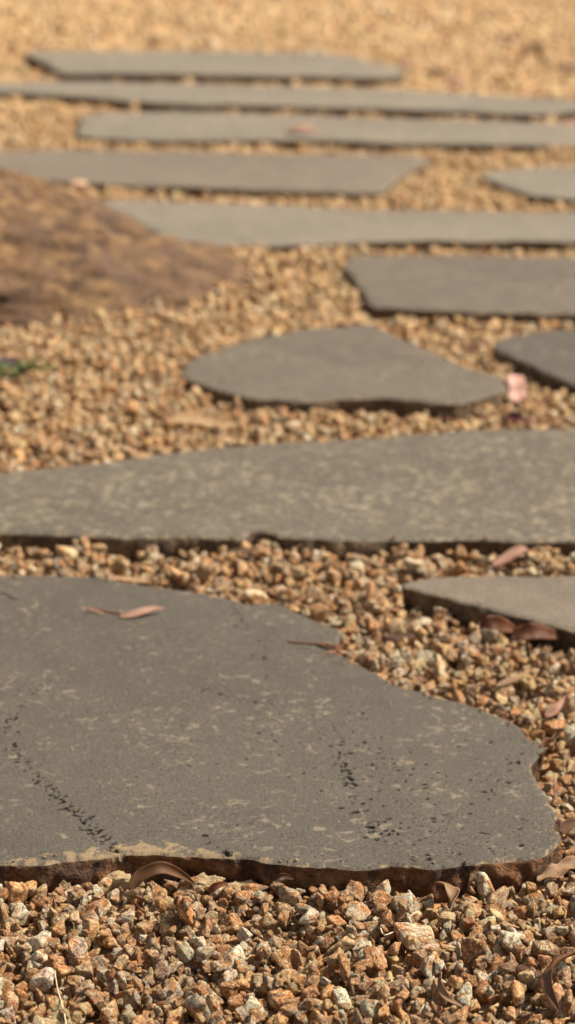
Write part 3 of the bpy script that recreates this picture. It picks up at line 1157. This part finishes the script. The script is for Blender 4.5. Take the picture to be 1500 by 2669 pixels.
L_BROWN = mat_leaf('leaf_brown', (0.15, 0.065, 0.026), (0.21, 0.10, 0.045), 0.5)
L_DARK = mat_leaf('leaf_dark_brown', (0.085, 0.035, 0.016), (0.14, 0.06, 0.028), 0.45)
L_ORANGE = mat_leaf('leaf_orange_brown', (0.30, 0.10, 0.032), (0.24, 0.075, 0.025), 0.4)
L_RUST = mat_leaf('leaf_rust', (0.20, 0.062, 0.020), (0.13, 0.040, 0.015), 0.45)
L_TAN = mat_leaf('leaf_tan', (0.42, 0.27, 0.16), (0.33, 0.20, 0.11), 0.55)
L_PINK = mat_leaf('leaf_pinkish', (0.56, 0.34, 0.26), (0.42, 0.22, 0.15), 0.5, (0.22, 0.07, 0.04))
L_BLUSH = mat_leaf('leaf_blush', (0.80, 0.52, 0.45), (0.70, 0.42, 0.36), 0.5, (0.5, 0.25, 0.2))
L_PALE = mat_leaf('bark_pale', (0.62, 0.44, 0.27), (0.50, 0.33, 0.18), 0.7)
L_RED = mat_leaf('leaf_dark_red', (0.14, 0.025, 0.015), (0.09, 0.018, 0.012), 0.5)
M_STRAW = mat_plain('dry_straw', (0.70, 0.58, 0.40), 0.6, 0.15)
M_TWIG = mat_plain('twig_brown', (0.17, 0.09, 0.055), 0.8, 0.3)
M_TWIG_P = mat_plain('twig_pinkish', (0.36, 0.20, 0.13), 0.8, 0.3)

# foreground
leaf([up(325, 2238, 2245), up(352, 2206, 2240), up(405, 2184, 2240), up(455, 2200, 2240), up(492, 2224, 2242)], 0.015, [1.2, 0.9, 0.8, 1.0, 1.2], 0.8, L_BROWN,
     'long arched brown leaf leaning against the rusty front edge of the nearest slab', seed=1)
leaf([up(526, 2246, 2250), up(545, 2228, 2250), up(575, 2222, 2250)], 0.008, [0.9, 1.2, 0.9], 0.5, L_ORANGE,
     'small orange brown leaf fragment on the gravel right of the arched leaf', n=14)
leaf([up(690, 2216, 2230), up(715, 2205, 2230), up(740, 2212, 2228)], 0.008, 1.0, 0.8, L_DARK,
     'small dark brown leaf pressed against the middle of the nearest slab edge', n=14)
leaf([up(1098, 2219, 2226), up(1128, 2232, 2245), up(1146, 2254, 2270), up(1140, 2278, 2290), up(1128, 2302, 2306)], 0.015, [0.2, 0.5, -0.6, -1.2, -0.9], 0.7, L_TAN,
     'twisted light tan leaf on the foreground gravel in front of the nearest slab', seed=2)
leaf([up(1298, 2433, 2450), up(1338, 2450, 2458), up(1380, 2457, 2470)], 0.014, [0.7, 0.5, 0.5], -0.6, L_DARK,
     'short dark brown leaf poking out under the tall curled leaf in the right corner', n=18)
leaf([up(1475, 2395, 2440), up(1425, 2410, 2470), up(1385, 2448, 2500), up(1384, 2492, 2540), up(1410, 2548, 2580)], 0.020, [-0.5, -0.6, -0.9, -0.7, -0.6], 0.9, L_BROWN,
     'tall curled brown leaf standing in the bottom right corner of the gravel', seed=3, wave=0.1)
leaf([up(1112, 2446, 2465), up(1110, 2480, 2500), up(1128, 2512, 2530), up(1168, 2535, 2545)], 0.009, [-1.2, -1.0, -0.5, 0.2], 0.8, L_TAN,
     'thin sickle shaped tan leaf in the bottom gravel left of the tall curled one', seed=4)
leaf([up(1352, 2216, 2222), up(1400, 2196, 2212), up(1440, 2172, 2196), up(1490, 2160, 2190)], 0.019, [0.1, 0.2, 0.5, 0.3], 0.9, L_TAN,
     'broad pinkish tan leaf flat on gravel beside the rounded corner of the nearest slab', seed=5, wave=0.35)
leaf([up(1412, 2095, 2100), up(1432, 2076, 2094), up(1470, 2066, 2090)], 0.014, 0.7, 0.7, L_BROWN,
     'brown curled leaf at the right frame edge beside the nearest slab', n=16)
leaf([up(1348, 1912, 1915), up(1368, 1880, 1908), up(1394, 1862, 1900), up(1400, 1842, 1890)], 0.017, [0.4, 0.9, 1.3, 0.9], 0.9, L_BROWN,
     'crumpled brown leaf caught on the right tip of the nearest slab', wave=0.25, seed=6)
leaf([up(1372, 1802, 1806), up(1398, 1784, 1800), up(1422, 1752, 1785)], 0.011, [0.5, 0.9, 0.7], 0.6, L_PINK,
     'pale pinkish curled leaf on the gravel above the crumpled brown leaf', n=18)
leaf([up(1250, 1726, 1730), up(1290, 1710, 1722), up(1345, 1684, 1705)], 0.010, [0.2, 0.5, 0.3], 0.7, L_TAN,
     'greyish tan leaf half buried in gravel between the nearest slab and the right one', n=18, seed=2)
# pink leaf on the front stone
a0, a1, a2, a3 = at(218, 1528, 0.006), at(262, 1541, 0.001), at(300, 1546, 0.001), at(306, 1542, 0.004)
leaf([a0, a1, a2, a3], 0.008, [0.4, 0.7, 0.8, 0.6], 1.1, L_PINK,
     'narrow rolled pink leaf on the nearest slab, the thinner left one of the pair', n=18, seed=1)
leaf([at(300, 1551, 0.0015), at(340, 1546, 0.004), at(385, 1533, 0.007), at(415, 1530, 0.008)], 0.013, [0.5, 0.5, 0.3, 0.5], 0.9, L_PINK,
     'wider pale pink leaf on the nearest slab, touching the thin rolled one', n=20, seed=4)


def twig(pts, r0, r1, mat, label, name='twig', branches=()):
    P = curve_pts(pts)
    c = P[0].copy()
    o = link(name, tube_mesh(name, [p - c for p in P], r0, r1, mat))
    o.location = c
    for bp in branches:
        Q = curve_pts(bp)
        link('side_twig', tube_mesh('side_twig', [p - c for p in Q], r1 * 1.0, r1 * 0.6, mat), o)
    return set_props(o, label, 'twig')


twig([at(724, 1613, 0.002), at(770, 1618, 0.0025), at(815, 1619, 0.003), at(848, 1628, 0.002)], 0.0009, 0.0018, M_TWIG,
     'thin brown twig lying across the right back rim of the nearest slab',
     branches=([at(800, 1621, 0.003), at(838, 1632, 0.003), at(856, 1640, 0.002)],))
twig([at(815, 1644, 0.001), at(840, 1640, 0.002), at(872, 1641, -0.004)], 0.0009, 0.0012, M_TWIG_P,
     'short pale twig just in front of the thin brown one at the slab rim')
twig([up(168, 2404, 2410), up(215, 2412, 2418), up(262, 2403, 2412)], 0.0008, 0.0005, M_TWIG_P,
     'fine reddish stalk lying on the gravel in the left foreground')
twig([up(138, 2440, 2470), up(146, 2490, 2520), up(158, 2530, 2555), up(168, 2580, 2596)], 0.0004, 0.0006, M_STRAW,
     'long pale straw arching over the gravel in the bottom left corner', name='straw')
twig([up(958, 2335, 2350), up(968, 2352, 2362), up(996, 2342, 2352)], 0.0006, 0.0005, M_STRAW, 'short bent pale fibre near the middle of the foreground gravel', name='straw')
twig([up(760, 1372, 1384), up(740, 1380, 1390), up(735, 1392, 1400)], 0.0008, 0.0006, M_TWIG, 'tiny dark stalk under the front edge of the wide slab near its notch')

# gap between the front stone, the wide stone and the right tip
leaf([at(1206, 1578, -0.012), at(1252, 1572, -0.006), at(1305, 1588, -0.016)], 0.026, [0.9, 0.9, 0.9], 0.5, L_RUST,
     'orange brown leaf under the dark slanting slab edge, the left and smaller of two', wave=0.1)
leaf([at(1288, 1596, -0.012), at(1350, 1590, -0.005), at(1428, 1604, -0.014)], 0.024, [0.8, 0.8, 0.8], 0.4, L_RUST,
     'orange brown leaf under the dark slanting slab edge, the right and longer of two', wave=0.1, seed=3)
leaf([at(968, 1606, -0.012), at(1005, 1612, -0.014), at(1048, 1603, -0.012)], 0.020, [1.0, 1.0, 1.0], -0.9, L_DARK,
     'dark brown curved seed husk lying in the gravel between the front slabs', cat='husk', name='seed_husk', rib=False, blunt=True, n=18)
leaf([up(240, 1444, 1446), up(268, 1432, 1444), up(300, 1424, 1440), up(326, 1412, 1434)], 0.014, [0.1, 0.0, 0.2, 0.3], 0.6, L_PALE,
     'upper prong of the forked pale bark strip behind the nearest slab', cat='bark', name='bark_strip', group='bark pieces', rib=False, blunt=True, n=18)
leaf([up(248, 1450, 1452), up(300, 1457, 1458), up(345, 1462, 1463), up(378, 1466, 1468)], 0.010, 0.1, 0.7, L_PALE,
     'lower straighter pale bark strip lying along the back rim of the nearest slab', cat='bark', name='bark_strip', group='bark pieces', rib=False, blunt=True, n=18)
leaf([up(566, 1398, 1402), up(605, 1388, 1400), up(658, 1380, 1398)], 0.011, 0.7, 0.7, L_BROWN,
     'reddish brown bark sliver under the notch of the wide slab', cat='bark', name='bark_strip', group='bark pieces', rib=False, n=16)
leaf([up(1240, 1424, 1428), up(1276, 1404, 1422), up(1310, 1382, 1416), up(1330, 1384, 1412)], 0.016, [0.3, 0.6, 0.8, 0.6], 0.8, L_PINK,
     'pinkish curled leaf propped against the front edge of the wide slab', n=20)
# around the triangular stone
leaf([up(430, 1058, 1075), up(480, 1056, 1075), up(540, 1066, 1080), up(602, 1070, 1086)], 0.020, [0.4, 0.4, 0.5, 0.5], 0.6, L_PALE,
     'pale peach bark piece on gravel in front of the triangular slab', cat='bark', name='bark_strip', group='bark pieces', rib=False, blunt=True)
leaf([at(1303, 1012, -0.018), at(1302, 985, -0.008), at(1300, 962, 0.003), at(1297, 944, 0.004)], 0.026, [0, 0, 0, 0], 0.6, L_BLUSH,
     'bright pink curled leaf standing beside the right tip of the triangular slab', blunt=True, n=18)
leaf([at(1276, 1042, -0.01), at(1305, 1056, -0.004), at(1350, 1064, -0.012)], 0.022, 0.5, 0.8, L_RED,
     'dark red leaf on gravel just behind the wide slab below the pink leaf', n=18)
leaf([up(800, 818, 820), up(840, 808, 816), up(885, 812, 816)], 0.012, 0.3, 0.5, L_PALE,
     'pale bark piece lying at the back rim of the triangular slab', cat='bark', name='bark_strip', group='bark pieces', rib=False, n=16)
leaf([up(1170, 880, 884), up(1215, 868, 880), up(1240, 872, 880)], 0.014, 0.4, 0.6, L_BROWN,
     'brown leaf in the gravel gap behind the triangular slab', n=16)
# far
leaf([at(722, 326, 0.004), at(760, 324, 0.010), at(802, 331, 0.004)], 0.040, 0.2, 0.4, L_PINK,
     'pinkish leaf lying on the third farthest slab', rib=False, n=16)
leaf([up(1000, 176, 178), up(1020, 160, 178), up(1052, 158, 176)], 0.03, 0.6, 0.7, L_PINK,
     'pale pink leaf at the right tip of the farthest slab', rib=False, n=14)
leaf([up(1065, 190, 194), up(1090, 184, 194), up(1135, 186, 194)], 0.03, 0.6, 0.7, L_BROWN,
     'brown leaf on open gravel right of the farthest slab tip', rib=False, n=14)
leaf([up(1120, 216, 220), up(1150, 206, 220), up(1178, 210, 220)], 0.03, 0.6, 0.7, L_PINK,
     'pink leaf close behind the second farthest slab', rib=False, n=14)
leaf([up(368, 118, 124), up(392, 92, 122), up(404, 112, 124)], 0.022, 0.6, 0.5, L_TAN,
     'curled brown leaf on open gravel behind the farthest slab', rib=False, n=14)
leaf([up(1290, 168, 172), up(1340, 120, 168), up(1362, 140, 170), up(1350, 160, 172)], 0.030, [0.5, 1.0, 1.2, 0.8], 0.9, L_TAN,
     'largest curled brown leaf on the far open gravel', rib=False, n=18, wave=0.2)
leaf([up(1375, 118, 140), up(1388, 134, 150), up(1400, 150, 160)], 0.03, 0.8, 0.7, L_PINK,
     'pink leaf beside the largest curled brown leaf on the far gravel', rib=False, n=14)
leaf([up(1240, 100, 118), up(1275, 94, 116), up(1310, 104, 118)], 0.03, 0.8, 0.7, L_TAN,
     'tan leaf behind the largest curled brown leaf on the far gravel', rib=False, n=14)
leaf([up(1400, 178, 184), up(1430, 170, 182), up(1470, 172, 182)], 0.03, 0.5, 0.7, L_BROWN,
     'brown leaf at the right frame edge on the far gravel', rib=False, n=14)
leaf([up(1416, 318, 322), up(1440, 308, 320), up(1470, 312, 320)], 0.02, 0.5, 0.7, L_PINK,
     'small pink leaf behind the right end of the third farthest slab', rib=False, n=14)

# small flowering plant at the left edge
M_GREEN = mat_plain('plant_green', (0.12, 0.145, 0.045), 0.6, 0.35)
M_PURPLE = mat_plain('petal_purple', (0.10, 0.06, 0.17), 0.6, 0.3)


def plant():
    base = at(35, 962, -0.02)
    root = bpy.data.objects.new('flowering_plant', None)
    COL.objects.link(root)
    root.location = base
    root.empty_display_size = 0.02
    r = random.Random(3)
    stems, leaves = [], []
    fl = []
    for i in range(15):
        an = r.uniform(-2.2, 2.2)
        L_ = r.uniform(0.02, 0.055)
        h_ = r.uniform(0.012, 0.042)
        tip = Vector((math.sin(an) * L_ * 1.1 - 0.005, math.cos(an) * L_ * 0.5, h_))
        mid = tip * 0.5 + Vector((0, 0, 0.01))
        P = curve_pts([Vector((0, 0, -0.005)), mid, tip], 3)
        link('stem', tube_mesh('stem', P, 0.0009, 0.0006, M_GREEN, 5), root)
        V, F = [], []
        for k in range(16):
            p = P[r.randrange(1, len(P))]
            d = Vector((r.gauss(0, 1), r.gauss(0, 1), r.uniform(0, 1))).normalized()
            s = d.orthogonal().normalized()
            l, w = r.uniform(0.009, 0.015), 0.0034
            b0 = len(V)
            V += [p, p + d * l * 0.5 + s * w, p + d * l, p + d * l * 0.5 - s * w]
            F.append((b0, b0 + 1, b0 + 2, b0 + 3))
        link('leaves', mesh_from('leaves', V, F, [M_GREEN]), root)
        if i % 5 == 0:
            V, F = [], []
            for k in range(10):
                d = Vector((r.gauss(0, 1), r.gauss(0, 1), r.gauss(0.4, 1))).normalized()
                s = d.orthogonal().normalized()
                b0 = len(V)
                V += [tip, tip + d * 0.007 + s * 0.005, tip + d * 0.013, tip + d * 0.007 - s * 0.005]
                F.append((b0, b0 + 1, b0 + 2, b0 + 3))
            link('flower', mesh_from('flower', V, F, [M_PURPLE]), root)
    return set_props(root, 'small green plant with purple flowers growing in the gravel at the left edge', 'plant')


plant()

# dried mortar stuck to the broken front edge of the nearest stone
fs = SLAB_OBJ['front']


def mortar(u0, u1, v, zc, hgt, seed):
    a, b = at(u0, v, 0), at(u1, v, 0)
    me = rock_mesh('mortar_patch', seed, 5, M_MORTAR, (1, 1, 1))
    vv = np.zeros(len(me.vertices) * 3)
    me.vertices.foreach_get('co', vv)
    vv = vv.reshape(-1, 3)
    vv *= (1 + 0.16 * sines(vv, seed, 7) + 0.10 * sines(vv, seed + 1, 17) + 0.06 * sines(vv, seed + 2, 42))[:, None]
    me.vertices.foreach_set('co', vv.ravel())
    o = link('mortar_patch', me, fs)
    o.location = Vector(((a.x + b.x) / 2, (a.y + b.y) / 2 + 0.001, zc)) - fs.location
    o.scale = ((b.x - a.x) * 0.55, 0.010, hgt)
    o['label'] = 'cream dried mortar stuck to the broken edge'


mortar(235, 350, 2158, -0.027, 0.014, 801)
mortar(440, 560, 2166, -0.027, 0.012, 802)
mortar(560, 620, 2174, -0.030, 0.010, 803)
